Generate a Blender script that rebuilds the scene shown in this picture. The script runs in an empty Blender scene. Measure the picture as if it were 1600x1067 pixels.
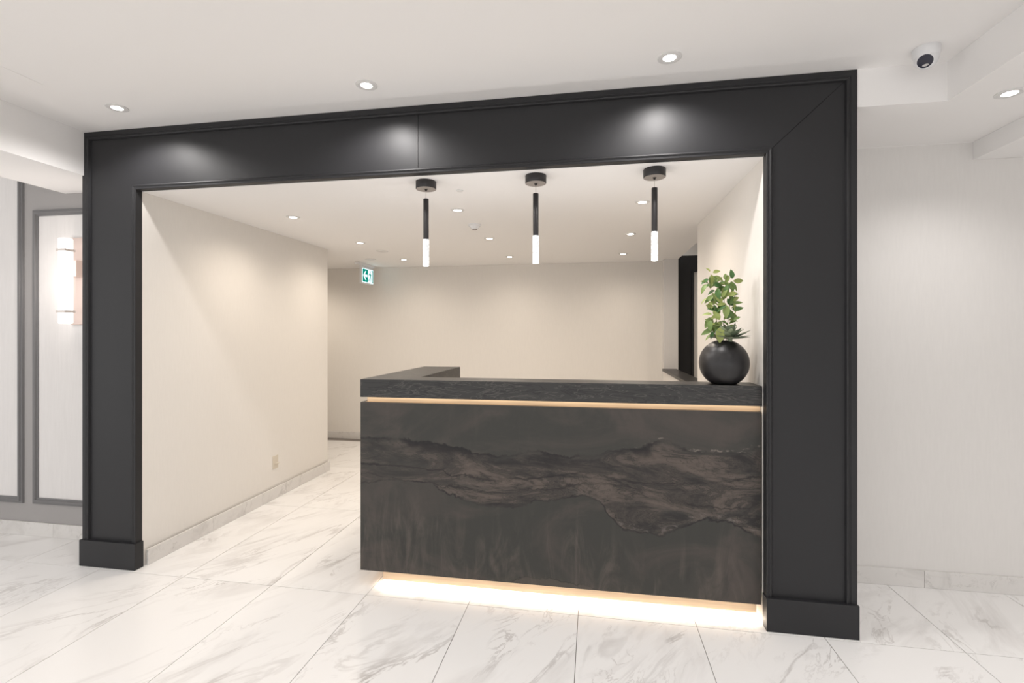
import bpy, bmesh, math, random
from mathutils import Vector, Matrix
random.seed(7)
PI = math.pi
SC = bpy.context.scene
COL = SC.collection

# ------------------------------------------------------------------ camera
cam_d = bpy.data.cameras.new('camera'); cam = bpy.data.objects.new('camera', cam_d); COL.objects.link(cam)
cam.location = (0, 0, 1.5); cam.rotation_euler = (PI/2, 0, math.radians(9.6))
cam_d.sensor_width = 36; cam_d.lens = 757/1600*36; cam_d.shift_y = (519-533.5)/1600
cam_d.clip_start = .05
SC.camera = cam
# ------------------------------------------------------------------ world, exposure
W = bpy.data.worlds.new('world'); SC.world = W; W.use_nodes = True
bg = W.node_tree.nodes['Background']; bg.inputs[0].default_value = (1.0, .985, .97, 1); bg.inputs[1].default_value = 1.25
vs = SC.view_settings; vs.view_transform = 'Standard'; vs.look = 'None'; vs.gamma = 1; vs.use_curve_mapping = False; vs.exposure = 0.22

NEUTRAL = (1.0, .965, .94)
WARM = (1.0, .875, .74)

def lamp_spot(name, loc, power, color, size=2.4, blend=.8, radius=.03, parent=None):
    d = bpy.data.lights.new(name, 'SPOT'); d.energy = power; d.color = color
    d.spot_size = size; d.spot_blend = blend; d.shadow_soft_size = radius
    o = bpy.data.objects.new(name, d); COL.objects.link(o); o.location = loc
    return o
def lamp_area(name, loc, rot, sx, sy, power, color):
    d = bpy.data.lights.new(name, 'AREA'); d.shape = 'RECTANGLE'; d.size = sx; d.size_y = sy
    d.energy = power; d.color = color
    o = bpy.data.objects.new(name, d); COL.objects.link(o); o.location = loc; o.rotation_euler = rot
    return o

OUT_P, IN_P, RIGHT_P = 28, 33, 24
OUTER = [(-2.70, 2.365), (-1.17, 2.365), (.35, 2.365)]
INNER = [(x, y) for y in (3.45, 4.55, 5.69) for x in (-2.32, -.99, .33)]
for x, y in OUTER: lamp_spot('spot_outer', (x, y, 2.776), OUT_P, NEUTRAL, 2.7, .6)
for y in (.6, -1.2):
    for x in (-2.4, -.3, 1.1): lamp_spot('fill_lobby', (x, y, 2.776), OUT_P, NEUTRAL, 2.4, .9)  # unseen spots added behind the view for general lobby fill
for x, y in INNER: lamp_spot('spot_inner', (x, y, 2.386), IN_P if y < 5 else 23, WARM, 2.85, 1.0, .08)
lamp_spot('fill_corridor', (-4.0, 5.5, 2.386), 36, WARM, 2.8, .7)  # unseen spot added to brighten the left end of the back wall
lamp_spot('fill_passage', (2.1, 5.2, 2.6), 20, WARM, 2.8, .7)  # unseen spot added to brighten the passage
for y in (1.2, -.4): lamp_spot('spot_right', (1.92, y, 2.588), 28, NEUTRAL, 2.0, .9); lamp_spot('spot_right', (3.3, y+.6, 2.488), 28, NEUTRAL, 2.0, .9)  # unseen spots added to lift the floor at the right
lamp_spot('spot_right', (1.89, 2.584, 2.588), RIGHT_P, NEUTRAL, 2.4, .9)
lamp_area('led_kick', (-.20, 2.718, .0285), (0, 0, 0), 2.08, .012, 7.5, (1, .86, .70))
lamp_area('led_gap', (-.25, 2.70, 1.1165), (0, 0, 0), 2.2, .006, .30, (1, .83, .62))

# ------------------------------------------------------------------ materials
def new_mat(name):
    m = bpy.data.materials.new(name); m.use_nodes = True
    nt = m.node_tree; return m, nt, nt.nodes['Principled BSDF']
def N(nt, t, **kw):
    n = nt.nodes.new(t)
    for k, v in kw.items(): setattr(n, k, v)
    return n
def mat(name, col, rough=.5, metal=0, bump=0, bscale=60, bstretch=(1, 1, 1), var=0, spec=None, coat=0):
    m, nt, b = new_mat(name)
    b.inputs['Base Color'].default_value = (*col, 1); b.inputs['Roughness'].default_value = rough
    b.inputs['Metallic'].default_value = metal
    if spec is not None: b.inputs['Specular IOR Level'].default_value = spec
    if coat: b.inputs['Coat Weight'].default_value = coat; b.inputs['Coat Roughness'].default_value = .15
    if bump or var:
        tc = N(nt, 'ShaderNodeTexCoord'); mp = N(nt, 'ShaderNodeMapping'); mp.inputs['Scale'].default_value = bstretch
        nz = N(nt, 'ShaderNodeTexNoise'); nz.inputs['Scale'].default_value = bscale; nz.inputs['Detail'].default_value = 3
        nt.links.new(tc.outputs['Object'], mp.inputs[0]); nt.links.new(mp.outputs[0], nz.inputs['Vector'])
        if bump:
            bp = N(nt, 'ShaderNodeBump'); bp.inputs['Strength'].default_value = bump; bp.inputs['Distance'].default_value = .002
            nt.links.new(nz.outputs[0], bp.inputs['Height']); nt.links.new(bp.outputs[0], b.inputs['Normal'])
        if var:
            cr = N(nt, 'ShaderNodeValToRGB')
            cr.color_ramp.elements[0].position = .3; cr.color_ramp.elements[1].position = .7
            cr.color_ramp.elements[0].color = (*[c*(1-var) for c in col], 1); cr.color_ramp.elements[1].color = (*[min(1, c*(1+var)) for c in col], 1)
            nt.links.new(nz.outputs[0], cr.inputs[0]); nt.links.new(cr.outputs[0], b.inputs['Base Color'])
    return m
def emit(name, col, s):
    m = bpy.data.materials.new(name); m.use_nodes = True; nt = m.node_tree
    nt.nodes.remove(nt.nodes['Principled BSDF'])
    e = N(nt, 'ShaderNodeEmission'); e.inputs[0].default_value = (*col, 1); e.inputs[1].default_value = s
    nt.links.new(e.outputs[0], nt.nodes['Material Output'].inputs[0]); return m

M = {}
M['ceiling'] = mat('ceiling_paint', (.88, .865, .855), .9, bump=.04, bscale=180)
M['wall'] = mat('off_white_wallcovering', (.74, .72, .70), .85, bump=.12, bscale=90, bstretch=(1, 1, .12), var=.012)
M['wallin'] = mat('cream_wallcovering', (.78, .75, .71), .85, bump=.10, bscale=90, bstretch=(1, 1, .12), var=.012)
M['panel'] = mat('pale_panel_wallcovering', (.76, .74, .73), .8, bump=.4, bscale=70, bstretch=(1, 1, .08), var=.02)
M['greywood'] = mat('grey_painted_wall', (.36, .345, .34), .6, bump=.05)
M['greymould'] = mat('dark_grey_moulding', (.165, .162, .165), .45)
M['black'] = mat('satin_charcoal_wood', (.0155, .0155, .0175), .50, bump=.05, bscale=45, bstretch=(1, 1, .25), spec=.42)
M['seam'] = mat('joint_shadow', (.004, .004, .004), .9)
M['blackdoor'] = mat('black_painted_door', (.012, .012, .013), .5)
M['grout'] = mat('grey_grout', (.22, .20, .185), .9)
M['metal_black'] = mat('matt_black_metal', (.028, .026, .027), .42, metal=.2)
M['canopy_under'] = mat('canopy_underside', (.30, .27, .25), .4)
M['wire'] = mat('steel_cable', (.4, .38, .35), .4, metal=.6)
M['white_plastic'] = mat('white_plastic', (.75, .75, .76), .4)
M['cream_plastic'] = mat('almond_plastic', (.66, .60, .51), .4)
M['trimring'] = mat('white_trim_ring', (.72, .71, .70), .5)
M['lens_n'] = emit('neutral_lamp_lens', (1, .98, .95), 14)
M['lens_w'] = emit('warm_lamp_lens', (1, .93, .82), 14)
M['led'] = emit('led_diffuser', (1, .88, .72), 3)
M['wood'] = mat('pale_oak', (.68, .52, .36), .5, var=.10, bscale=14, bstretch=(.25, 3, 5))
M['pot'] = mat('dark_clay_pot', (.016, .015, .016), .38, bump=.3, bscale=18, var=.25)
M['soil'] = mat('soil', (.03, .022, .015), .9)
M['copper'] = mat('rose_metal', (.66, .53, .48), .4, metal=.3)
M['nickel'] = mat('brushed_nickel', (.55, .50, .47), .35, metal=.8)
M['tube'] = emit('sconce_glass_tube', (1, .975, .94), 2.2)
M['cam_black'] = mat('camera_window', (.012, .013, .03), .12)
M['cam_led'] = mat('camera_sensor', (.55, .53, .52), .3)
M['exit_green'] = emit('exit_green', (.0, .24, .17), .9)
M['exit_white'] = emit('exit_white', (.75, .95, 1), 1.5)
M['stem'] = mat('brown_green_stem', (.12, .10, .05), .6)
def leafmat(name, a, b_, edge):
    m, nt, b = new_mat(name)
    oi = N(nt, 'ShaderNodeObjectInfo'); cr = N(nt, 'ShaderNodeValToRGB')
    cr.color_ramp.elements[0].color = (*a, 1); cr.color_ramp.elements[1].color = (*b_, 1)
    nt.links.new(oi.outputs['Random'], cr.inputs[0]); nt.links.new(cr.outputs[0], b.inputs['Base Color'])
    b.inputs['Roughness'].default_value = .45
    try: b.inputs['Subsurface Weight'].default_value = 0
    except Exception: pass
    return m
M['leaf'] = leafmat('green_leaf', (.045, .14, .03), (.33, .38, .11), None)
M['leaf2'] = leafmat('succulent_leaf', (.12, .16, .11), (.38, .43, .29), None)

def marble(name, base, vein, warm, scale=1.0):
    m, nt, b = new_mat(name)
    tc = N(nt, 'ShaderNodeTexCoord'); oi = N(nt, 'ShaderNodeObjectInfo')
    ml = N(nt, 'ShaderNodeMath', operation='MULTIPLY'); ml.inputs[1].default_value = 37.0
    nt.links.new(oi.outputs['Random'], ml.inputs[0])
    add = N(nt, 'ShaderNodeVectorMath', operation='ADD'); cx = N(nt, 'ShaderNodeCombineXYZ')
    nt.links.new(ml.outputs[0], cx.inputs[0]); nt.links.new(ml.outputs[0], cx.inputs[2])
    nt.links.new(tc.outputs['Object'], add.inputs[0]); nt.links.new(cx.outputs[0], add.inputs[1])
    mp = N(nt, 'ShaderNodeMapping', vector_type='TEXTURE'); mp.inputs['Rotation'].default_value = (0, 0, math.radians(-32)); mp.inputs['Scale'].default_value = (.55, 1.5, .7)
    nt.links.new(add.outputs[0], mp.inputs[0])
    def nz(sc, det, dist, rough=.6):
        n = N(nt, 'ShaderNodeTexNoise'); n.inputs['Scale'].default_value = sc*scale; n.inputs['Detail'].default_value = det
        n.inputs['Distortion'].default_value = dist; n.inputs['Roughness'].default_value = rough
        nt.links.new(mp.outputs[0], n.inputs['Vector']); return n
    def ridge(n, w):
        s = N(nt, 'ShaderNodeMath', operation='SUBTRACT'); s.inputs[1].default_value = .5; nt.links.new(n.outputs[0], s.inputs[0])
        a = N(nt, 'ShaderNodeMath', operation='ABSOLUTE'); nt.links.new(s.outputs[0], a.inputs[0])
        r = N(nt, 'ShaderNodeMapRange'); r.inputs['From Min'].default_value = 0; r.inputs['From Max'].default_value = w
        r.inputs['To Min'].default_value = 1; r.inputs['To Max'].default_value = 0; r.interpolation_type = 'SMOOTHSTEP'
        nt.links.new(a.outputs[0], r.inputs[0]); return r
    def gate(n, lo, hi):
        r = N(nt, 'ShaderNodeMapRange'); r.inputs['From Min'].default_value = lo; r.inputs['From Max'].default_value = hi
        nt.links.new(n.outputs[0], r.inputs[0]); return r
    def mul(a, c, k=None):
        x = N(nt, 'ShaderNodeMath', operation='MULTIPLY'); nt.links.new(a.outputs[0], x.inputs[0])
        if k is None: nt.links.new(c.outputs[0], x.inputs[1])
        else: x.inputs[1].default_value = k
        return x
    v1 = ridge(nz(1.3, 6, 1.0), .030); g1 = gate(nz(1.3, 2, .3), .50, .72); f1 = mul(mul(v1, g1), None, .80)
    v2 = ridge(nz(3.2, 9, 1.8), .03); g2 = gate(nz(2.1, 2, .8), .53, .70); f2 = mul(mul(v2, g2), None, .55)
    cl = gate(nz(1.4, 5, 1.2), .54, .80); f3 = mul(cl, None, .50)
    mx = N(nt, 'ShaderNodeMath', operation='MAXIMUM'); nt.links.new(f1.outputs[0], mx.inputs[0]); nt.links.new(f2.outputs[0], mx.inputs[1])
    ad = N(nt, 'ShaderNodeMath', operation='ADD'); ad.use_clamp = True; nt.links.new(mx.outputs[0], ad.inputs[0]); nt.links.new(f3.outputs[0], ad.inputs[1])
    mix = N(nt, 'ShaderNodeMix', data_type='RGBA'); mix.inputs[6].default_value = (*base, 1); mix.inputs[7].default_value = (*vein, 1)
    nt.links.new(ad.outputs[0], mix.inputs[0]); nt.links.new(mix.outputs[2], b.inputs['Base Color'])
    b.inputs['Roughness'].default_value = warm
    return m
M['marble'] = marble('white_marble_tile', (.84, .83, .82), (.40, .37, .355), .25)
M['marble_base'] = marble('marble_skirting', (.72, .70, .68), (.38, .36, .34), .4, 1.6)

def quartzite(name, curves=True):
    """dark leathered stone: wandering seams follow float curves of x, warped by noise"""
    m, nt, b = new_mat(name); L = nt.links.new
    tc = N(nt, 'ShaderNodeTexCoord'); sp = N(nt, 'ShaderNodeSeparateXYZ'); L(tc.outputs['Object'], sp.inputs[0])
    def noise(sc, det, dist, stretch, rough=.6):
        mp = N(nt, 'ShaderNodeMapping'); mp.inputs['Scale'].default_value = stretch
        L(tc.outputs['Object'], mp.inputs[0])
        n = N(nt, 'ShaderNodeTexNoise'); n.inputs['Scale'].default_value = sc; n.inputs['Detail'].default_value = det
        n.inputs['Distortion'].default_value = dist; n.inputs['Roughness'].default_value = rough
        L(mp.outputs[0], n.inputs['Vector']); return n.outputs[0]
    def mth(op, a, c, clamp=False):
        x = N(nt, 'ShaderNodeMath', operation=op); x.use_clamp = clamp
        for i, v in enumerate((a, c)):
            if v is None: continue
            if isinstance(v, (int, float)): x.inputs[i].default_value = v
            else: L(v, x.inputs[i])
        return x.outputs[0]
    def rng(v, a, c, d=0, e=1):
        r = N(nt, 'ShaderNodeMapRange'); r.interpolation_type = 'SMOOTHSTEP'
        for i, q in enumerate((a, c, d, e)): r.inputs[i+1].default_value = q
        L(v, r.inputs[0]); return r.outputs[0]
    def mixc(f, a, c):
        x = N(nt, 'ShaderNodeMix', data_type='RGBA')
        L(f, x.inputs[0])
        for i, v in ((6, a), (7, c)):
            if isinstance(v, tuple): x.inputs[i].default_value = (*v, 1)
            else: L(v, x.inputs[i])
        return x.outputs[2]
    X, Z = sp.outputs[0], sp.outputs[2]
    grey, dark, brown, lite = (.042, .042, .038), (.014, .0135, .014), (.070, .060, .054), (.15, .134, .12)
    cloud = noise(1.6, 6, 1.2, (1, 1, 1.6)); col = mixc(rng(cloud, .42, .68), grey, brown)
    if curves:
        w1 = mth('MULTIPLY', mth('SUBTRACT', noise(2.6, 4, .8, (1, 1, 1.2), .6), .5), .15)
        w2 = mth('MULTIPLY', mth('SUBTRACT', noise(11, 8, 1.2, (1, 1, 1.3), .72), .5), .045)
        zz = mth('ADD', mth('ADD', Z, w1), w2)
        u = mth('DIVIDE', mth('ADD', X, 1.11), 2.22)      # 0..1 along the panel
        def curve(pts):
            fc = N(nt, 'ShaderNodeFloatCurve'); c = fc.mapping.curves[0]
            c.points[0].location = pts[0]; c.points[1].location = pts[-1]
            for p in pts[1:-1]: c.points.new(*p)
            fc.mapping.update(); fc.inputs[0].default_value = 1; L(u, fc.inputs[1]); return fc.outputs[0]
        def d(pts, s=zz): return mth('SUBTRACT', s, curve(pts))
        A = d([(0, .87), (.15, .865), (.24, .86), (.32, .80), (.45, .82), (.55, .81), (.66, .87), (.78, .91), (.88, .88), (1, .90)])
        B = d([(0, .60), (.15, .63), (.30, .55), (.42, .53), (.52, .575), (.60, .60), (.69, .43), (.76, .41), (.88, .50), (1, .43)])
        C = d([(0, .72), (.2, .70), (.32, .68), (.45, .685), (.60, .73), (.72, .69), (.86, .70), (1, .74)])
        E_ = d([(0, .66), (.2, .62), (.32, .61), (.5, .63), (.65, .68), (.8, .60), (.9, .56), (1, .60)])
        D = d([(0, .10), (.2, .05), (.36, .03), (.44, .12), (.52, .13), (.64, .08), (.8, .06), (1, .03)])
        # lower field: soft upright streaks, paled and browned to paint in warm floor bounce, fading in below the lower seam
        st = noise(3.6, 7, 1.1, (2.6, 1, .65), .65); low = rng(B, -.30, -.02, 1, .15)
        col = mixc(mth('MULTIPLY', mth('MULTIPLY', rng(st, .45, .72), low), .62), col, (.118, .100, .086))
        col = mixc(mth('MULTIPLY', mth('MULTIPLY', rng(noise(4.1, 7, 1.2, (2.2, 1, .7), .65), .50, .70), low), .50), col, (.028, .028, .027))
        # folded brown band between the seams
        band = mth('MULTIPLY', rng(A, -.03, .008, 1, 0), rng(B, -.008, .016, 0, 1))
        sk = N(nt, 'ShaderNodeMapping'); sk.inputs['Rotation'].default_value = (0, math.radians(-28), 0); sk.inputs['Scale'].default_value = (1, 1, 3.4)
        L(tc.outputs['Object'], sk.inputs[0])
        def skn(sc_, dist):
            n = N(nt, 'ShaderNodeTexNoise'); n.inputs['Scale'].default_value = sc_; n.inputs['Detail'].default_value = 8; n.inputs['Roughness'].default_value = .68
            n.inputs['Distortion'].default_value = dist; L(sk.outputs[0], n.inputs['Vector']); return n.outputs[0]
        f1 = skn(2.2, 1.6); f2 = noise(2.8, 8, 1.6, (1, 1, 3.4), .66)
        bandcol = mixc(rng(f1, .36, .64), (.022, .021, .021), (.120, .097, .083))
        bandcol = mixc(mth('MULTIPLY', rng(f2, .50, .68), .6), bandcol, (.040, .039, .037))
        for nn, c0, w, k in ((f1, .50, .012, .75), (f2, .47, .012, .65), (f2, .56, .009, .5)):
            bandcol = mixc(mth('MULTIPLY', rng(mth('ABSOLUTE', mth('SUBTRACT', nn, c0), None), 0, w, 1, 0), k), bandcol, dark)
        col = mixc(mth('MULTIPLY', band, mth('ADD', mth('MULTIPLY', rng(u, .05, .35), .45), .45)), col, bandcol)
        col = mixc(mth('MULTIPLY', rng(D, -.008, .008, 1, 0), .45), col, (.098, .083, .069))
        gate = rng(noise(2.6, 4, .4, (1, 1, 2)), .40, .58)
        # dark haze just under the upper seam, then the hairline seams
        col = mixc(mth('MULTIPLY', mth('MULTIPLY', rng(A, -.085, -.005, 0, 1), rng(A, -.002, .010, 1, 0)), mth('MULTIPLY', gate, .95)), col, (.014, .013, .014))
        for q, w, k in ((A, .010, .95), (B, .009, .9), (C, .009, .85), (E_, .008, .75), (D, .006, .6)):
            line = rng(mth('ABSOLUTE', q, None), 0, w, 1, 0)
            col = mixc(mth('MULTIPLY', mth('MULTIPLY', line, k), mth('ADD', mth('MULTIPLY', gate, .75), .25)), col, dark)
        # broken pale flecks beside the seams towards the right
        fn = rng(noise(13, 6, 1.6, (1, 1, 2)), .50, .66)
        fr = rng(mth('ABSOLUTE', mth('SUBTRACT', A, .010), None), 0, .011, 1, 0)
        col = mixc(mth('MULTIPLY', mth('MULTIPLY', fr, rng(u, .60, .80)), mth('MULTIPLY', fn, .7)), col, (.24, .21, .18))
        fb = rng(mth('ABSOLUTE', mth('SUBTRACT', B, .022), None), 0, .03, 1, 0)
        col = mixc(mth('MULTIPLY', mth('MULTIPLY', fb, rng(u, .5, .72)), mth('MULTIPLY', fn, .45)), col, (.22, .195, .18))
    else:
        col = mixc(mth('MULTIPLY', cloud, .8), (.028, .028, .027), (.034, .032, .031))
        r = mth('ABSOLUTE', mth('SUBTRACT', noise(2.4, 8, 1.4, (.8, 1, 5)), .5), None)
        col = mixc(mth('MULTIPLY', rng(r, 0, .03, 1, 0), .8), col, dark)
        r2 = mth('ABSOLUTE', mth('SUBTRACT', noise(4, 8, 1.4, (.8, 1, 4)), .52), None)
        col = mixc(mth('MULTIPLY', rng(r2, 0, .022, 1, 0), .55), col, (.105, .096, .088))
    L(col, b.inputs['Base Color'])
    b.inputs['Roughness'].default_value = .50 if curves else .38; b.inputs['Specular IOR Level'].default_value = .32 if curves else .42
    bp = N(nt, 'ShaderNodeBump'); bp.inputs['Strength'].default_value = .25; bp.inputs['Distance'].default_value = .004
    L(noise(14, 6, .5, (1, 1, 1.5)), bp.inputs['Height']); L(bp.outputs[0], b.inputs['Normal'])
    return m
M['stone'] = quartzite('dark_quartzite_panel', True)
M['stone_top'] = quartzite('dark_quartzite_top', False)

def crystal():
    m = bpy.data.materials.new('seeded_crystal_lit'); m.use_nodes = True; nt = m.node_tree
    b = nt.nodes['Principled BSDF']; b.inputs['Base Color'].default_value = (.25, .27, .28, 1); b.inputs['Roughness'].default_value = .1
    tc = N(nt, 'ShaderNodeTexCoord'); v = N(nt, 'ShaderNodeTexVoronoi'); v.inputs['Scale'].default_value = 85
    nt.links.new(tc.outputs['Object'], v.inputs['Vector'])
    r = N(nt, 'ShaderNodeMapRange'); r.inputs[1].default_value = .1; r.inputs[2].default_value = .6; r.inputs[3].default_value = 1.9; r.inputs[4].default_value = .55
    nt.links.new(v.outputs['Distance'], r.inputs[0]); nt.links.new(r.outputs[0], b.inputs['Emission Strength'])
    b.inputs['Emission Color'].default_value = (1, .98, .96, 1)
    return m
M['crystal'] = crystal()

# ------------------------------------------------------------------ mesh helpers
def link(name, bm, m, parent=None, smooth=False, loc=None):
    me = bpy.data.meshes.new(name); bmesh.ops.recalc_face_normals(bm, faces=bm.faces[:]); bm.to_mesh(me); bm.free()
    ms = m if isinstance(m, (list, tuple)) else [m]
    for x in ms: me.materials.append(x)
    if smooth:
        for p in me.polygons: p.use_smooth = True
        try: me.set_sharp_from_angle(angle=math.radians(40))
        except Exception: pass
    o = bpy.data.objects.new(name, me); COL.objects.link(o)
    if parent: o.parent = parent
    if loc: o.location = loc
    return o
def B(bm, x0, x1, y0, y1, z0, z1, bev=0, mi=0):
    r = bmesh.ops.create_cube(bm, size=1)
    for v in r['verts']:
        v.co = Vector(((x0+x1)/2+v.co.x*(x1-x0), (y0+y1)/2+v.co.y*(y1-y0), (z0+z1)/2+v.co.z*(z1-z0)))
    fs = set(f for v in r['verts'] for f in v.link_faces)
    for f in fs: f.material_index = mi
    if bev:
        es = list(set(e for v in r['verts'] for e in v.link_edges))
        bmesh.ops.bevel(bm, geom=es, offset=bev, segments=2, affect='EDGES', profile=.5)
    return bm
def box(x0, x1, y0, y1, z0, z1, bev=0): return B(bmesh.new(), x0, x1, y0, y1, z0, z1, bev)
def lathe(prof, seg=32, bm=None, mi=0, origin=(0, 0, 0), mids=None):
    bm = bm or bmesh.new(); rings = []
    for r, z in prof:
        if r < 1e-6: rings.append([bm.verts.new((origin[0], origin[1], origin[2]+z))])
        else: rings.append([bm.verts.new((origin[0]+r*math.cos(2*PI*i/seg), origin[1]+r*math.sin(2*PI*i/seg), origin[2]+z)) for i in range(seg)])
    for k, (a, b) in enumerate(zip(rings, rings[1:])):
        for i in range(seg):
            j = (i+1) % seg
            if len(a) == 1 and len(b) == 1: continue
            if len(a) == 1: f = bm.faces.new((a[0], b[j], b[i]))
            elif len(b) == 1: f = bm.faces.new((a[i], a[j], b[0]))
            else: f = bm.faces.new((a[i], a[j], b[j], b[i]))
            f.material_index = mids[k] if mids else mi
    return bm
def prism_y(poly, y0, y1, bev=0, bm=None):
    """polygon in (x, z) extruded along y"""
    bm = bm or bmesh.new()
    a = [bm.verts.new((x, y0, z)) for x, z in poly]; b = [bm.verts.new((x, y1, z)) for x, z in poly]
    bm.faces.new(a); bm.faces.new(b[::-1]); n = len(poly)
    for i in range(n): bm.faces.new((a[i], a[(i+1) % n], b[(i+1) % n], b[i]))
    return bm
def tube(bm, pts, radii, seg=6):
    prev = None; pts = [Vector(p) for p in pts]
    for i, p in enumerate(pts):
        d = (pts[min(i+1, len(pts)-1)]-pts[max(i-1, 0)]).normalized()
        u = d.cross(Vector((0, 1, .01))).normalized(); w = d.cross(u)
        ring = [bm.verts.new(p+(u*math.cos(2*PI*k/seg)+w*math.sin(2*PI*k/seg))*radii[i]) for k in range(seg)]
        if prev:
            for k in range(seg): bm.faces.new((prev[k], prev[(k+1) % seg], ring[(k+1) % seg], ring[k]))
        else: bm.faces.new(ring[::-1])
        prev = ring
    bm.faces.new(prev); return bm
def struct(name, bm, m, parent=None):
    o = link(name, bm, m, parent)
    if not parent: o['kind'] = 'structure'
    return o
def thing(name, label, cat, loc=(0, 0, 0), group=None, rotz=0):
    o = bpy.data.objects.new(name, None); COL.objects.link(o); o.location = loc; o.rotation_euler[2] = rotz
    o.empty_display_size = .05
    return tag(o, label, cat, group)
def tag(o, label, cat, group=None):
    o['label'] = label; o['category'] = cat
    if group: o['group'] = group
    return o
def dup(root, loc, label, group):
    r = root.copy(); COL.objects.link(r); r.location = loc; r['label'] = label; r['group'] = group
    for ch in list(root.children):
        c = ch.copy(); COL.objects.link(c); c.parent = r
        for g in list(ch.children):
            d = g.copy(); COL.objects.link(d); d.parent = c
    return r

# ================================================================== STRUCTURE
XL, XR = -2.856, .858          # faces of the opening and of the alcove side walls
ZC, ZI, ZR = 2.79, 2.40, 2.603 # lobby ceiling, alcove ceiling, right lowered ceiling
# floor: screed with grout, marble tiles laid on it
floor = struct('floor', box(-6, 4.5, -4, 7.2, -.10, -.003), M['grout'])
TW, TL, G = .60, 1.208, .0032
tile_me = None
xj = -.083; yj = 2.59
cols = range(-9, 8); rows = range(-5, 3)
for c in cols:
    for r in rows:
        x0, y0 = xj+c*TW, yj+r*TL
        x1, y1 = x0+TW, y0+TL
        if x1 < -5.9 or x0 > 4.4 or y0 < -4.01: continue
        if y0 > 6.3: continue
        # skip tiles that lie wholly inside the solid wall blocks
        if x1 < XL-.3 and y0 > 2.95 and y1 < 4.88: continue
        if tile_me is None:
            o = link('tile', box(-TW/2+G/2, TW/2-G/2, -TL/2+G/2, TL/2-G/2, -.012, 0, .0007), M['marble'], floor); tile_me = o.data
        else:
            o = bpy.data.objects.new('tile', tile_me); COL.objects.link(o); o.parent = floor
        o.location = ((x0+x1)/2, (y0+y1)/2, 0)
# ceilings
ceil = struct('ceiling', box(-3.243, 1.664, -4, 2.625, ZC, ZC+.08), M['ceiling'])
bm = bmesh.new(); B(bm, -3.24, 1.02, 2.668, 6.36, ZI, ZI+.08); B(bm, -6, -3.2401, 3.0205, 6.36, ZI, ZI+.08)
struct('ceiling_alcove', bm, M['ceiling'])
bm = bmesh.new()      # lowered ceiling to the right, an L around the corner of the lobby ceiling
B(bm, 1.664, 4.5, -4, 3.218, ZR, ZC+.08); B(bm, 1.274, 1.664, 2.625, 3.218, ZR, ZC+.08)
struct('ceiling_right', bm, M['ceiling'])
struct('trim_1', box(2.168, 4.5, -4, 3.217, 2.50, ZR-.0005), M['ceiling'])      # second boxed beam
struct('trim_2', box(-3.80, -3.2432, -4, 2.939, 2.51, ZC+.08), M['ceiling'])     # boxed beam on the left
struct('ceiling_left', box(-6, -3.8005, -4, 2.94, ZC+.02, ZC+.08), M['ceiling'])
struct('ceiling_passage', box(1.0205, 3.2, 3.40, 6.41, 2.62, 2.70), M['ceiling'])
# walls
struct('wall_left', box(-6, -3.0, 2.94, 3.02, 0, ZC+.02), M['greywood'])
bm = bmesh.new(); B(bm, -3.24, XL, 2.668, 4.86, 0, ZI-.0005); B(bm, -6, -3.2405, 3.0205, 4.86, 0, ZI-.0005)
struct('wall_alcove_left', bm, M['wallin'])
struct('wall_header', box(-3.24, 1.27, 2.669, 2.75, ZI+.081, ZC+.08), M['wall'])
struct('wall_back', box(-6, .9995, 6.353, 6.45, 0, ZI-.0005), M['wallin'])
bm = bmesh.new(); B(bm, XR, 1.0, 2.668, 4.27, 0, ZI-.0005)
struct('wall_alcove_right', bm, M['wallin'])
struct('wall_pier', box(.85, 1.019, 6.20, 6.352, 0, ZI-.0005), M['wall'])
pony = struct('wall_half_height', box(.845, .985, 4.271, 6.199, 0, 1.02), M['wallin'])
cap = struct('trim_3', box(.83, 1.0, 4.272, 6.198, 1.0205, 1.05, .002), M['stone_top'])
struct('wall_right', box(1.001, 4.5, 3.218, 3.399, 0, ZR-.0005), M['wall'])
struct('wall_far_left', box(-6.1, -6.001, 1.9, 7.2, 0, ZC), M['wall'])  # unseen wall, cut short so world light brightens the left post
struct('wall_far_right', box(4.501, 4.6, -4, 3.4, 0, ZC), M['wall'])
struct('wall_passage_right', box(3.201, 3.3, 3.4, 6.5, 0, 2.62), M['wallin'])
# black door surround seen through the gap over the half-height wall
door = struct('door_1', box(1.02, 3.2, 6.41, 6.47, 2.47, 2.70), M['wallin'])
link('door_frame', prism_y([(1.02, 0), (1.24, 0), (1.24, 2.26), (2.30, 2.26), (2.30, 0), (3.2, 0), (3.2, 2.469), (1.02, 2.469)], 6.41, 6.47), M['blackdoor'], door)
link('door_bead', prism_y([(1.215, 0), (1.24, 0), (1.24, 2.26), (2.30, 2.26), (2.30, 0), (2.325, 0), (2.325, 2.285), (1.215, 2.285)], 6.395, 6.41), M['blackdoor'], door)
link('door_leaf', box(1.2405, 2.2995, 6.43, 6.46, 0, 2.2595), M['wallin'], door)

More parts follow.
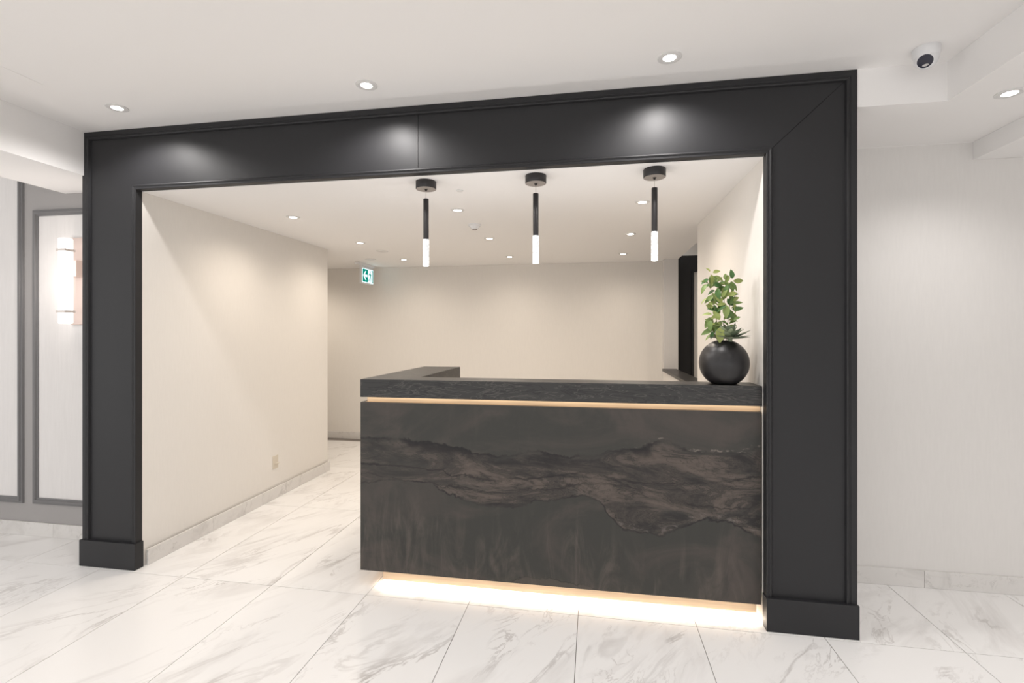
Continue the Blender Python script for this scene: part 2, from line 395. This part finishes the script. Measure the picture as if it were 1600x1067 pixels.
# skirting: marble pieces
def skirting(name, runs):
    first = None
    for (x0, y0, x1, y1) in runs:
        L = math.hypot(x1-x0, y1-y0); n = max(1, round(L/.6)); ang = math.atan2(y1-y0, x1-x0)
        for i in range(n):
            bm = box(-L/n/2+.0008, L/n/2-.0008, -.012, 0, 0.0005, .10, .001)
            cx_, cy_ = x0+(x1-x0)*(i+.5)/n, y0+(y1-y0)*(i+.5)/n
            if first is None:
                first = struct(name, box(0, .02, 0, .002, .01, .02), M['marble_base']); bpy.data.objects.remove(first)
                first = bpy.data.objects.new(name, None); COL.objects.link(first); first['kind'] = 'structure'
            o = link('skirting_tile', bm, M['marble_base'], first); o.location = (cx_, cy_, 0); o.rotation_euler[2] = ang
    return first
skirting('baseboard_left', [(-5.83, 2.939, -3.245, 2.939)])
skirting('baseboard_alcove_left', [(XL+.0005, 2.685, XL+.0005, 4.86)][::1] and [(XL+.0005, 4.86, XL+.0005, 2.685)] and [(XL+.013, 2.685, XL+.013, 4.872)])
skirting('baseboard_back', [(-5.8, 6.352, .84, 6.352)])
skirting('baseboard_right', [(1.29, 3.217, 4.4, 3.217)])
# corner return of skirting at the end of the alcove left wall
struct('trim_4', box(-5.8, XL+.0125, 4.861, 4.873, .0005, .10, .001), M['marble_base'])

# wall-left panels: pale infill inside dark grey mouldings, as parts of the wall
wl = bpy.data.objects['wall_left']
def frame_panel(x0, x1, z0, z1, w=.048):
    link('panel', box(x0+w*.6, x1-w*.6, 2.9365, 2.9400, z0+w*.6, z1-w*.6), M['panel'], wl)
    prof = [(0, .004), (.004, .014), (.016, .014), (.020, .022), (.034, .022), (.038, .012), (.048, .010), (.048, 0)]
    prof = [(0, 0)]+prof
    corners = lambda o: [(x0+o, z0+o), (x0+o, z1-o), (x1-o, z1-o), (x1-o, z0+o)]
    for s in range(4):
        bm = bmesh.new(); ra = []; rb = []
        for o, h in prof:
            c = corners(o); a, b = c[s], c[(s+1) % 4]
            ra.append(bm.verts.new((a[0], 2.9400-h, a[1]))); rb.append(bm.verts.new((b[0], 2.9400-h, b[1])))
        for i in range(len(prof)-1): bm.faces.new((ra[i], ra[i+1], rb[i+1], rb[i]))
        bm.faces.new(ra); bm.faces.new(rb[::-1])
        bm.faces.new((ra[0], rb[0], rb[-1], ra[-1]))
        link('moulding', bm, M['greymould'], wl)
frame_panel(-5.25, -4.165, .234, 2.76)
frame_panel(-4.078, -3.275, .236, 2.40)

# access hatch in the lobby ceiling
hp = link('access_hatch', box(-3.03, -2.83, 1.40, 2.08, ZC-.002, ZC), M['ceiling'])
tag(hp, 'flat white access hatch in the ceiling at the far left', 'hatch')
# ================================================================== PORTAL SURROUND
portal = thing('portal_surround', 'wide charcoal panelled wood surround framing the reception alcove', 'door surround', (-.99, 2.64, 0))
def P(name, bm, m=None, smooth=False):
    o = link(name, bm, m or M['black'], None, smooth); o.parent = portal; o.location = (.99, -2.64, 0); return o
PX0, PX1, PZ = -3.257, 1.272, 2.787
IX0, IX1, IZ = XL, XR-.001, 2.402
YF, YP, YB = 2.620, 2.632, 2.667
SEAM, g = -.988, .0012
P('backing', prism_y([(PX0+.003, 0), (IX0-.003, 0), (IX0-.003, IZ+.003), (IX1+.003, IZ+.003), (IX1+.003, 0), (PX1-.003, 0), (PX1-.003, PZ-.003), (PX0+.003, PZ-.003)], YP+.006, YB-.0005), M['seam'])
P('post', prism_y([(PX0, .166), (IX0, .166), (IX0, IZ), (PX0, PZ)], YP, YB))
P('post', prism_y([(IX1, .166), (PX1, .166), (PX1, PZ-g*2), (IX1, IZ-g*2)], YP, YB))
P('header_board', prism_y([(PX0, PZ), (IX0, IZ), (SEAM-g, IZ), (SEAM-g, PZ)], YP, YB))
P('header_board', prism_y([(SEAM+g, PZ), (SEAM+g, IZ), (IX1-g, IZ), (PX1-g, PZ)], YP, YB))
def surround_moulding(name, x0, x1, zt, prof, sign):
    """prof: (offset from the edge towards the panel, y)"""
    def line(o):
        o = o*sign
        return [(x0+o, .166), (x0+o, zt-o), (SEAM-g/2, zt-o), (SEAM+g/2, zt-o), (x1-o, zt-o), (x1-o, .166)]
    for (i, j, nm) in ((0, 1, ''), (1, 2, ''), (3, 4, ''), (4, 5, '')):
        bm = bmesh.new(); A = []; Bv = []
        for o, y in prof:
            l = line(o); A.append(bm.verts.new((l[i][0], y, l[i][1]))); Bv.append(bm.verts.new((l[j][0], y, l[j][1])))
        for k in range(len(prof)-1): bm.faces.new((A[k], A[k+1], Bv[k+1], Bv[k]))
        bm.faces.new(A); bm.faces.new(Bv[::-1]); bm.faces.new((A[0], Bv[0], Bv[-1], A[-1]))
        P(name, bm)
outer = [(0, YP), (0, YF+.002), (.003, YF), (.026, YF), (.029, YF+.003), (.033, YF+.003), (.037, YF-.002), (.043, YF-.004), (.048, YF-.001), (.050, YF+.006), (.052, YP)]
inner = [(0, YP), (0, YF+.002), (.002, YF), (.010, YF), (.012, YF+.003), (.016, YF+.001), (.021, YF-.002), (.027, YF+.001), (.031, YF+.008), (.033, YP)]
surround_moulding('outer_moulding', PX0, PX1, PZ, outer, 1)
surround_moulding('inner_moulding', IX0, IX1, IZ, inner, -1)
P('plinth', box(-3.262, -2.844, 2.605, YB-.001, 0.0005, .166, .0015))
P('plinth', box(.853, 1.275, 2.605, YB-.001, 0.0005, .166, .0015))

# ================================================================== RECEPTION DESK
YD = 2.68; X0, X1 = -1.365, .8555; ZT = 1.222
desk = thing('reception_desk', 'dark veined stone reception desk with glowing base inside the charcoal surround', 'reception desk', (-.25, 2.9, 0))
def D(name, bm, m, smooth=False, label=None):
    o = link(name, bm, m, None, smooth); o.parent = desk; o.location = (.25, -2.9, 0)
    if label: o['label'] = label
    return o
fp = link('front_panel', box(-1.11, 1.11, 0, .02, .093, 1.087, .0012), M['stone']); fp.parent = desk
fp.location = ((X0+X1-.004)/2+.25, YD-2.9, 0); fp.scale = ((X1-.006-X0)/2.22, 1, 1)
bm = prism_y([(0, 0)], 0, 0) if False else bmesh.new()
pts = [(X0, YD), (X1, YD), (X1, YD+.19), (X0+.305, YD+.19), (X0+.305, 3.77), (X0, 3.77)]
a = [bm.verts.new((x, y, 1.117)) for x, y in pts]; b_ = [bm.verts.new((x, y, ZT)) for x, y in pts]
bm.faces.new(a[::-1]); bm.faces.new(b_)
for i in range(6): bm.faces.new((a[i], a[(i+1) % 6], b_[(i+1) % 6], b_[i]))
bmesh.ops.bevel(bm, geom=bm.edges[:], offset=.0012, segments=2, affect='EDGES')
D('countertop', bm, M['stone_top'])
bm = bmesh.new(); B(bm, X0+.035, X1-.0004, YD+.030, YD+.045, 1.0875, 1.1165); B(bm, X0+.030, X0+.0349, YD+.031, 3.74, 1.0875, 1.1165)
D('shadow_gap_strip', bm, M['wood'], label='pale warm-lit wood strip recessed under the countertop')
D('apron', box(-1.238, .838, 2.712, 2.728, .032, .093, .001), M['wood'], label='pale oak apron glowing under the stone panel')
D('led_strip', box(-1.235, .835, 2.7135, 2.7265, .0298, .0319), M['led'])
bm = bmesh.new(); B(bm, X0, X0+.02, YD+.021, 3.76, .093, 1.087, .001)
D('side_panel', bm, M['stone_top'])
bm = bmesh.new(); B(bm, X0+.021, -1.09, YD+.022, 3.74, .094, 1.0870); B(bm, -1.0895, X1-.01, YD+.022, 2.84, .094, 1.0870)
D('carcass', bm, M['wood'])
D('worktop', box(-1.088, X1-.01, 2.842, 3.40, .73, .76, .002), M['stone_top'])
bm = bmesh.new(); B(bm, -1.15, .78, 2.80, 2.83, .0005, .093); B(bm, -1.15, -1.12, 2.831, 3.6, .0005, .093)
D('plinth', bm, M['wood'])

# ================================================================== POTTED PLANT
plant = thing('potted_plant', 'round matt black pot with leafy green stems and a succulent, on the reception desk', 'plant', (.692, 2.772, ZT))
R = .1270; zc = .112
prof = []
a0 = math.asin(-zc/R); a1 = math.radians(72)
for i in range(24):
    t = a0+(a1-a0)*i/23; prof.append((R*math.cos(t), zc+R*math.sin(t)))
prof = [(0, 0)]+prof+[(R*math.cos(a1)-.004, zc+R*math.sin(a1)-.002), (R*math.cos(a1)-.006, zc+R*math.sin(a1)-.03)]
link('pot', lathe(prof, 48), M['pot'], plant, True)
link('soil', lathe([(0, zc+R*math.sin(a1)-.014), (.035, zc+R*math.sin(a1)-.016)], 20), M['soil'], plant)
def leaf_mesh(L, w, fold=.25, droop=.25, thick=0, nseg=5, tip=1.0):
    bm = bmesh.new(); rows_ = []
    for i in range(nseg+1):
        t = i/nseg; ww = w/2*math.sin(PI*(t**.85))**.8 if 0 < t < 1 else 0
        z = -droop*L*t*t; y = L*t
        if ww == 0: rows_.append([bm.verts.new((0, y, z))])
        else: rows_.append([bm.verts.new((-ww, y, z+fold*ww)), bm.verts.new((0, y, z)), bm.verts.new((ww, y, z+fold*ww))])
    for A, C in zip(rows_, rows_[1:]):
        if len(A) == 1: bm.faces.new((A[0], C[1], C[0])); bm.faces.new((A[0], C[2], C[1]))
        elif len(C) == 1: bm.faces.new((A[0], A[1], C[0])); bm.faces.new((A[1], A[2], C[0]))
        else: bm.faces.new((A[0], A[1], C[1], C[0])); bm.faces.new((A[1], A[2], C[2], C[1]))
    me = bpy.data.meshes.new('leaf'); bm.to_mesh(me); bm.free()
    for p in me.polygons: p.use_smooth = True
    return me
lm = [leaf_mesh(1, .54, .45, .30), leaf_mesh(1, .46, .35, .50), leaf_mesh(1, .50, .6, .15), leaf_mesh(1, .32, .5, .6)]
for q in lm: q.materials.append(M['leaf'])
# leaf list: x, z of its foot from the pot's foot (m), direction on the picture side (deg, 0 = right, 90 = up), length, shape
LV = [(-.083,.592,120,.030,1),(-.070,.585,20,.040,0),(-.072,.575,-80,.065,0),(-.080,.560,205,.045,1),(-.060,.570,-15,.075,3),(-.095,.530,225,.060,1),
      (-.082,.535,150,.045,0),(-.060,.535,-20,.055,0),(-.045,.505,-85,.060,0),(-.030,.520,25,.050,0),(-.050,.500,200,.040,1),(.012,.520,-100,.075,0),
      (-.020,.515,-10,.045,2),(-.065,.485,-70,.055,0),(-.045,.470,-60,.065,2),(-.070,.470,215,.055,1),(-.100,.455,200,.045,3),(-.060,.445,170,.045,0),
      (.045,.555,100,.050,0),(.050,.545,-85,.060,2),(.055,.545,0,.060,1),(.048,.540,-50,.055,3),(.035,.535,170,.035,1),
      (.015,.465,25,.055,2),(.020,.455,-45,.060,0),(.040,.430,10,.060,3),(.010,.420,-100,.070,0),(.025,.400,-60,.065,2),(.045,.400,5,.055,1),
      (.050,.385,-55,.050,1),(-.030,.395,160,.055,0),(-.025,.370,200,.050,2),(-.065,.375,165,.050,1),(-.060,.360,230,.070,0),(-.085,.345,-100,.060,0),
      (-.050,.325,190,.055,2),(-.055,.300,200,.065,1),(-.035,.310,-95,.085,0),(-.020,.340,-20,.050,0),(.000,.350,60,.055,2),(-.040,.420,20,.045,0),
      (.020,.350,80,.060,0),(-.010,.440,150,.050,2),(-.015,.460,70,.045,0),(.030,.345,10,.050,1),(-.068,.400,100,.045,2),(-.030,.345,120,.06,0),
      (-.012,.490,100,.04,2),(-.075,.510,80,.04,2),(.058,.470,30,.04,3)]
for q in range(14): LV.append((random.uniform(-.075, .045), random.uniform(.262, .31), random.choice((200, 160, -20, 30, -60, -110, 80, 120)), random.uniform(.035, .055), random.choice((0, 1, 2))))
for q in range(44):
    t = random.random(); z = .29+.29*t
    LV.append((random.uniform(-.085, .035 if t > .75 else .055), z, random.choice((200, 160, -20, 30, -70, -110, 80)), random.uniform(.035, .055), random.choice((0, 1, 2, 3))))
for i, (x, z, ang, L, k) in enumerate(LV):
    o = bpy.data.objects.new('leaf', lm[k]); COL.objects.link(o); o.parent = plant
    x = x*.88; z = (z-.25)*1.06+.25-.008
    if i == 37: y = -.055
    else: y = random.uniform(-.03, .035)
    o.location = (x, y, z); o.scale = (L, L, L)
    # face normal roughly towards the viewer (-y), long axis along ang in the xz plane
    d = Vector((math.cos(math.radians(ang)), random.uniform(-.45, .15), math.sin(math.radians(ang)))).normalized()
    n = Vector((random.uniform(-.9, .7), -1, random.uniform(-.2, 1.5))); n = (n-d*n.dot(d)).normalized()
    xa = d.cross(n)
    o.rotation_euler = Matrix((xa, d, n)).transposed().to_euler()
# stems
for pts in ([(-.01, 0, .21), (-.03, .0, .30), (-.045, 0, .38), (-.055, 0, .46), (-.075, 0, .55)],
            [(0, .01, .21), (.0, .01, .30), (.01, .01, .40), (.0, .01, .48)],
            [(.01, 0, .21), (.02, .0, .33), (.03, .0, .42), (.04, .0, .50)],
            [(-.02, 0, .21), (-.05, 0, .27), (-.07, 0, .33)]):
    bm = bmesh.new(); tube(bm, pts, [.0022-.0003*i for i in range(len(pts))], 6); link('stem', bm, M['stem'], plant, True)
# succulent rosette: a part with leaves of its own
ros = link('succulent', lathe([(0, -.02), (.012, -.018), (.014, .0), (.008, .012), (0, .016)], 12), M['leaf2'], plant, True)
ros.location = (.022, -.034, .243)
sm = [leaf_mesh(1, .36, .40, -.10), leaf_mesh(1, .38, .35, -.16)]
for q in sm: q.materials.append(M['leaf2'])
for ring, (n, el, L) in enumerate(((10, 2, .108), (9, 16, .104), (8, 34, .094), (6, 54, .084), (4, 74, .066))):
    for i in range(n):
        o = bpy.data.objects.new('leaf', sm[ring % 2]); COL.objects.link(o); o.parent = ros
        az = 2*PI*i/n+ring*.7; e = math.radians(el+random.uniform(-5, 5))
        d = Vector((math.cos(az)*math.cos(e), math.sin(az)*math.cos(e), math.sin(e)))
        n_ = Vector((-math.cos(az)*math.sin(e), -math.sin(az)*math.sin(e), math.cos(e)))
        o.rotation_euler = Matrix((d.cross(n_), d, n_)).transposed().to_euler(); LL = L*random.uniform(.88, 1.1); o.scale = (LL, LL, LL)
        o.location = d*.004

# ================================================================== PENDANTS
def make_pendant():
    t = thing('pendant_light', '', 'pendant light', (-.99, 2.77, ZI))
    link('canopy', lathe([(0, 0), (.059, 0), (.0605, -.002), (.0605, -.044), (.059, -.046), (.012, -.046), (.012, -.0462)], 40), [M['metal_black']], t, True)
    link('canopy_underside', lathe([(.010, -.0462), (.058, -.0462), (.058, -.0468), (.010, -.0468)], 40), M['canopy_under'], t)
    link('cable_grip', lathe([(0, -.046), (.0065, -.046), (.0065, -.054), (.003, -.058), (0, -.058)], 16), M['metal_black'], t, True)
    link('cable', lathe([(.0010, -.055), (.0010, -.106)], 8), M['wire'], t)
    link('stem', lathe([(0, -.103), (.0150, -.103), (.0163, -.105), (.0163, -.345), (0, -.345)], 32), M['metal_black'], t, True)
    link('crystal_rod', lathe([(.0, -.3455), (.0175, -.3455), (.0180, -.348), (.0180, -.502), (.0165, -.505), (0, -.505)], 32), M['crystal'], t, True)
    return t
p0 = make_pendant(); PG = 'pendant lights above the reception desk'
p0['label'] = 'slim black rod pendant with glowing crystal tip, leftmost of the three over the desk'; p0['group'] = PG
dup(p0, (-.33, 2.77, ZI), 'slim black rod pendant with glowing crystal tip, middle of the three over the desk', PG)
dup(p0, (.33, 2.77, ZI), 'slim black rod pendant with glowing crystal tip, nearest the potted plant', PG)
for x in (-.99, -.33, .33):
    d = bpy.data.lights.new('pendant_glow', 'POINT'); d.energy = 2.3; d.color = NEUTRAL; d.shadow_soft_size = .03
    o = bpy.data.objects.new('pendant_glow', d); COL.objects.link(o); o.location = (x, 2.77, ZI-.545)

# ================================================================== DOWNLIGHTS
def make_down(name, label, z, loc, lens, r=.055):
    t = thing(name, label, 'ceiling light', (loc[0], loc[1], z))
    link('trim_ring', lathe([(r, 0), (r, -.003), (r-.004, -.005), (r-.012, -.004), (r-.014, -.0055), (r-.02, -.005), (.030, -.0045), (.0285, -.001), (.0285, .0)], 40), M['trimring'], t, True)
    link('lens', lathe([(0, -.004), (.0278, -.004), (.0278, -.001)], 32), lens, t)
    return t
G1 = 'recessed spotlights in the lobby ceiling above the surround'
dl = make_down('recessed_downlight', 'round recessed spotlight above the left end of the charcoal header', ZC, OUTER[0], M['lens_n']); dl['group'] = G1
dup(dl, (*OUTER[1], ZC), 'round recessed spotlight in front of the middle of the charcoal header', G1)
dup(dl, (*OUTER[2], ZC), 'round recessed spotlight above the charcoal header, nearest the security camera', G1)
rd = make_down('recessed_downlight', 'round recessed spotlight in the lowered ceiling at the right edge', ZR, (1.89, 2.584), M['lens_n'])
G2 = 'small recessed spotlights in the alcove ceiling'
rown = ['row nearest the surround', 'middle row', 'row nearest the back wall']; coln = ['left', 'centre', 'right']
first = None
for i, (x, y) in enumerate(INNER):
    lab = 'small alcove ceiling spotlight, %s column, %s' % (coln[i % 3], rown[i//3])
    if first is None: first = make_down('recessed_downlight', lab, ZI, (x, y), M['lens_w'], .050); first['group'] = G2
    else: dup(first, (x, y, ZI), lab, G2)

# ================================================================== WALL SCONCE
sc = thing('wall_sconce', 'lit square glass tube wall sconce with rose metal backplate, left of the surround', 'wall lamp', (-3.66, 2.94, 1.86))
link('backplate', box(-.070, .070, -.020, -.0040, -.305, .322, .003), M['copper'], sc)
link('arm', box(-.030, .050, -.0765, -.0205, .035, .150, .003), M['copper'], sc)
link('glass_tube', box(-.030, .030, -.137, -.077, -.300, .300, .008), M['tube'], sc, True)
for z in (-.215, .215):
    bm = bmesh.new()
    for (x0, x1, y0, y1) in ((-.038, .038, -.1420, -.1375), (-.038, -.0305, -.1374, -.072), (.0305, .038, -.1374, -.072), (-.0304, .0304, -.0765, -.072)):
        B(bm, x0, x1, y0, y1, z-.008, z+.008)
    link('band', bm, M['nickel'], sc)
sl = bpy.data.lights.new('sconce_light', 'POINT'); sl.energy = 3; sl.color = (1, .9, .82); sl.shadow_soft_size = .05
so = bpy.data.objects.new('sconce_light', sl); COL.objects.link(so); so.location = (-3.67, 2.70, 1.87)

# ================================================================== SECURITY CAMERA
cc = thing('security_camera', 'white dome security camera with dark eye on the ceiling at upper right', 'camera', (1.489, 2.485, ZC))
link('base', lathe([(0, 0), (.051, 0), (.0525, -.003), (.0525, -.016), (.0515, -.028), (.048, -.040), (.044, -.047), (.038, -.049), (0, -.049)], 40), M['white_plastic'], cc, True)
ball = []
for i in range(20):
    t = PI*(.23+.77*i/19); ball.append((.046*math.sin(t), .046*math.cos(t)))
bm = lathe([(0, .046*math.cos(PI*.23)-.001)]+ball, 36)
bl = link('eyeball', bm, M['white_plastic'], cc, True); bl.location = (0, 0, -.047)
dirv = Vector((-.50, -.62, -.62)).normalized()
bl.rotation_euler = dirv.to_track_quat('Z', 'Y').to_euler()
h0 = .046*math.cos(PI*.23)
win = link('eye_window', lathe([(0, h0+.0035), (.022, h0+.0025), (.0305, h0-.0005), (.031, h0-.003)], 36), M['cam_black'], bl, True)
bm = lathe([(0, h0+.0055), (.005, h0+.005), (.006, h0+.0015)], 14)
for v in bm.verts: v.co.x = v.co.x*2.1; v.co.y = v.co.y*.95-.0170
s_ = link('sensor_bar', bm, M['cam_led'], bl, True)

# ================================================================== CEILING BITS
sd = thing('smoke_detector', 'small white conical smoke detector on the alcove ceiling between spotlights', 'smoke detector', (-.985, 3.95, ZI))
link('base', lathe([(0, 0), (.055, 0), (.055, -.008), (.050, -.012), (0, -.012)], 32), M['white_plastic'], sd, True)
link('sensor', lathe([(0, -.0121), (.044, -.0121), (.032, -.030), (.028, -.036), (0, -.036)], 32), M['white_plastic'], sd, True)
link('vent_ring', lathe([(0, -.0361), (.020, -.0361), (.018, -.043), (0, -.043)], 24), M['canopy_under'], sd, True)
def disc(x, y, r, lab, name='ceiling_cap'):
    o = link(name, lathe([(0, -.006), (r*.9, -.006), (r, -.004), (r, 0), (0, 0)], 32), M['trimring'], None, True, (x, y, ZI)); tag(o, lab, 'ceiling cap')
disc(-2.32, 5.07, .065, 'flat unlit white disc on the alcove ceiling behind the exit sign')
disc(-2.72, 5.60, .065, 'flat unlit white disc right above the exit sign')
disc(-.84, 2.98, .022, 'tiny flat white sprinkler cap on the alcove ceiling near leftmost pendant')

# ================================================================== EXIT SIGN
ex = thing('exit_sign', 'green and white running-man exit sign with arrow hanging from alcove ceiling', 'exit sign', (-2.98, 6.03, ZI))
link('canopy', box(-.035, .035, -.27, .17, -.030, 0, .003), M['white_plastic'], ex)
link('housing', box(-.022, .012, -.16, .175, -.262, -.0305, .003), M['white_plastic'], ex)
SX = .0125
pl = link('sign_face', box(.0121, .0145, -.148, .163, -.246, -.062), M['exit_white'], ex)
def flat(name, polys, m, x=.0146):
    bm = bmesh.new()
    for poly in polys:
        a = [bm.verts.new((x, y, z)) for y, z in poly]; b = [bm.verts.new((x+.0012, y, z)) for y, z in poly]
        bm.faces.new(a); bm.faces.new(b[::-1]); n = len(poly)
        for i in range(n): bm.faces.new((a[i], a[(i+1) % n], b[(i+1) % n], b[i]))
    return link(name, bm, m, pl)
# viewed from +x: y grows to the right
flat('green_field', [[(-.140, -.238), (.008, -.238), (.008, -.070), (-.140, -.070)]], M['exit_green'])
flat('arrow', [[(-.128, -.154), (-.070, -.095), (-.045, -.095), (-.085, -.140), (-.012, -.140), (-.012, -.168), (-.085, -.168), (-.045, -.213), (-.070, -.213)]], M['exit_white'], .0160)
flat('door_symbol', [[(.110, -.238), (.155, -.238), (.155, -.070), (.110, -.070), (.110, -.082), (.135, -.090), (.135, -.225), (.110, -.232)]], M['exit_green'])
cir = [(.070+.012*math.cos(t*PI/5), -.092+.012*math.sin(t*PI/5)) for t in range(10)]
flat('running_man', [cir, [(.052, -.110), (.085, -.108), (.092, -.165), (.066, -.168)],
                     [(.054, -.112), (.030, -.135), (.035, -.145), (.060, -.125)], [(.083, -.112), (.104, -.140), (.098, -.147), (.078, -.125)],
                     [(.066, -.165), (.080, -.165), (.055, -.200), (.028, -.222), (.022, -.212), (.046, -.192)],
                     [(.078, -.165), (.092, -.165), (.096, -.195), (.088, -.232), (.078, -.230), (.083, -.197)]], M['exit_green'])

# ================================================================== OUTLET
ou = thing('wall_outlet', 'almond wall socket low on the cream alcove wall at left', 'outlet', (XL, 3.98, .322), rotz=0)
link('cover_plate', box(0.0003, .006, -.037, .037, -.058, .058, .002), M['cream_plastic'], ou)
for z in (-.021, .021):
    link('socket', box(.0061, .0078, -.015, .015, z-.014, z+.014, .001), M['cream_plastic'], ou)
link('screw', lathe([(0, .0), (.003, 0), (.003, .001), (0, .001)], 10), M['nickel'], ou)
ou.children[-1].location = (.0061, 0, 0); ou.children[-1].rotation_euler[1] = PI/2
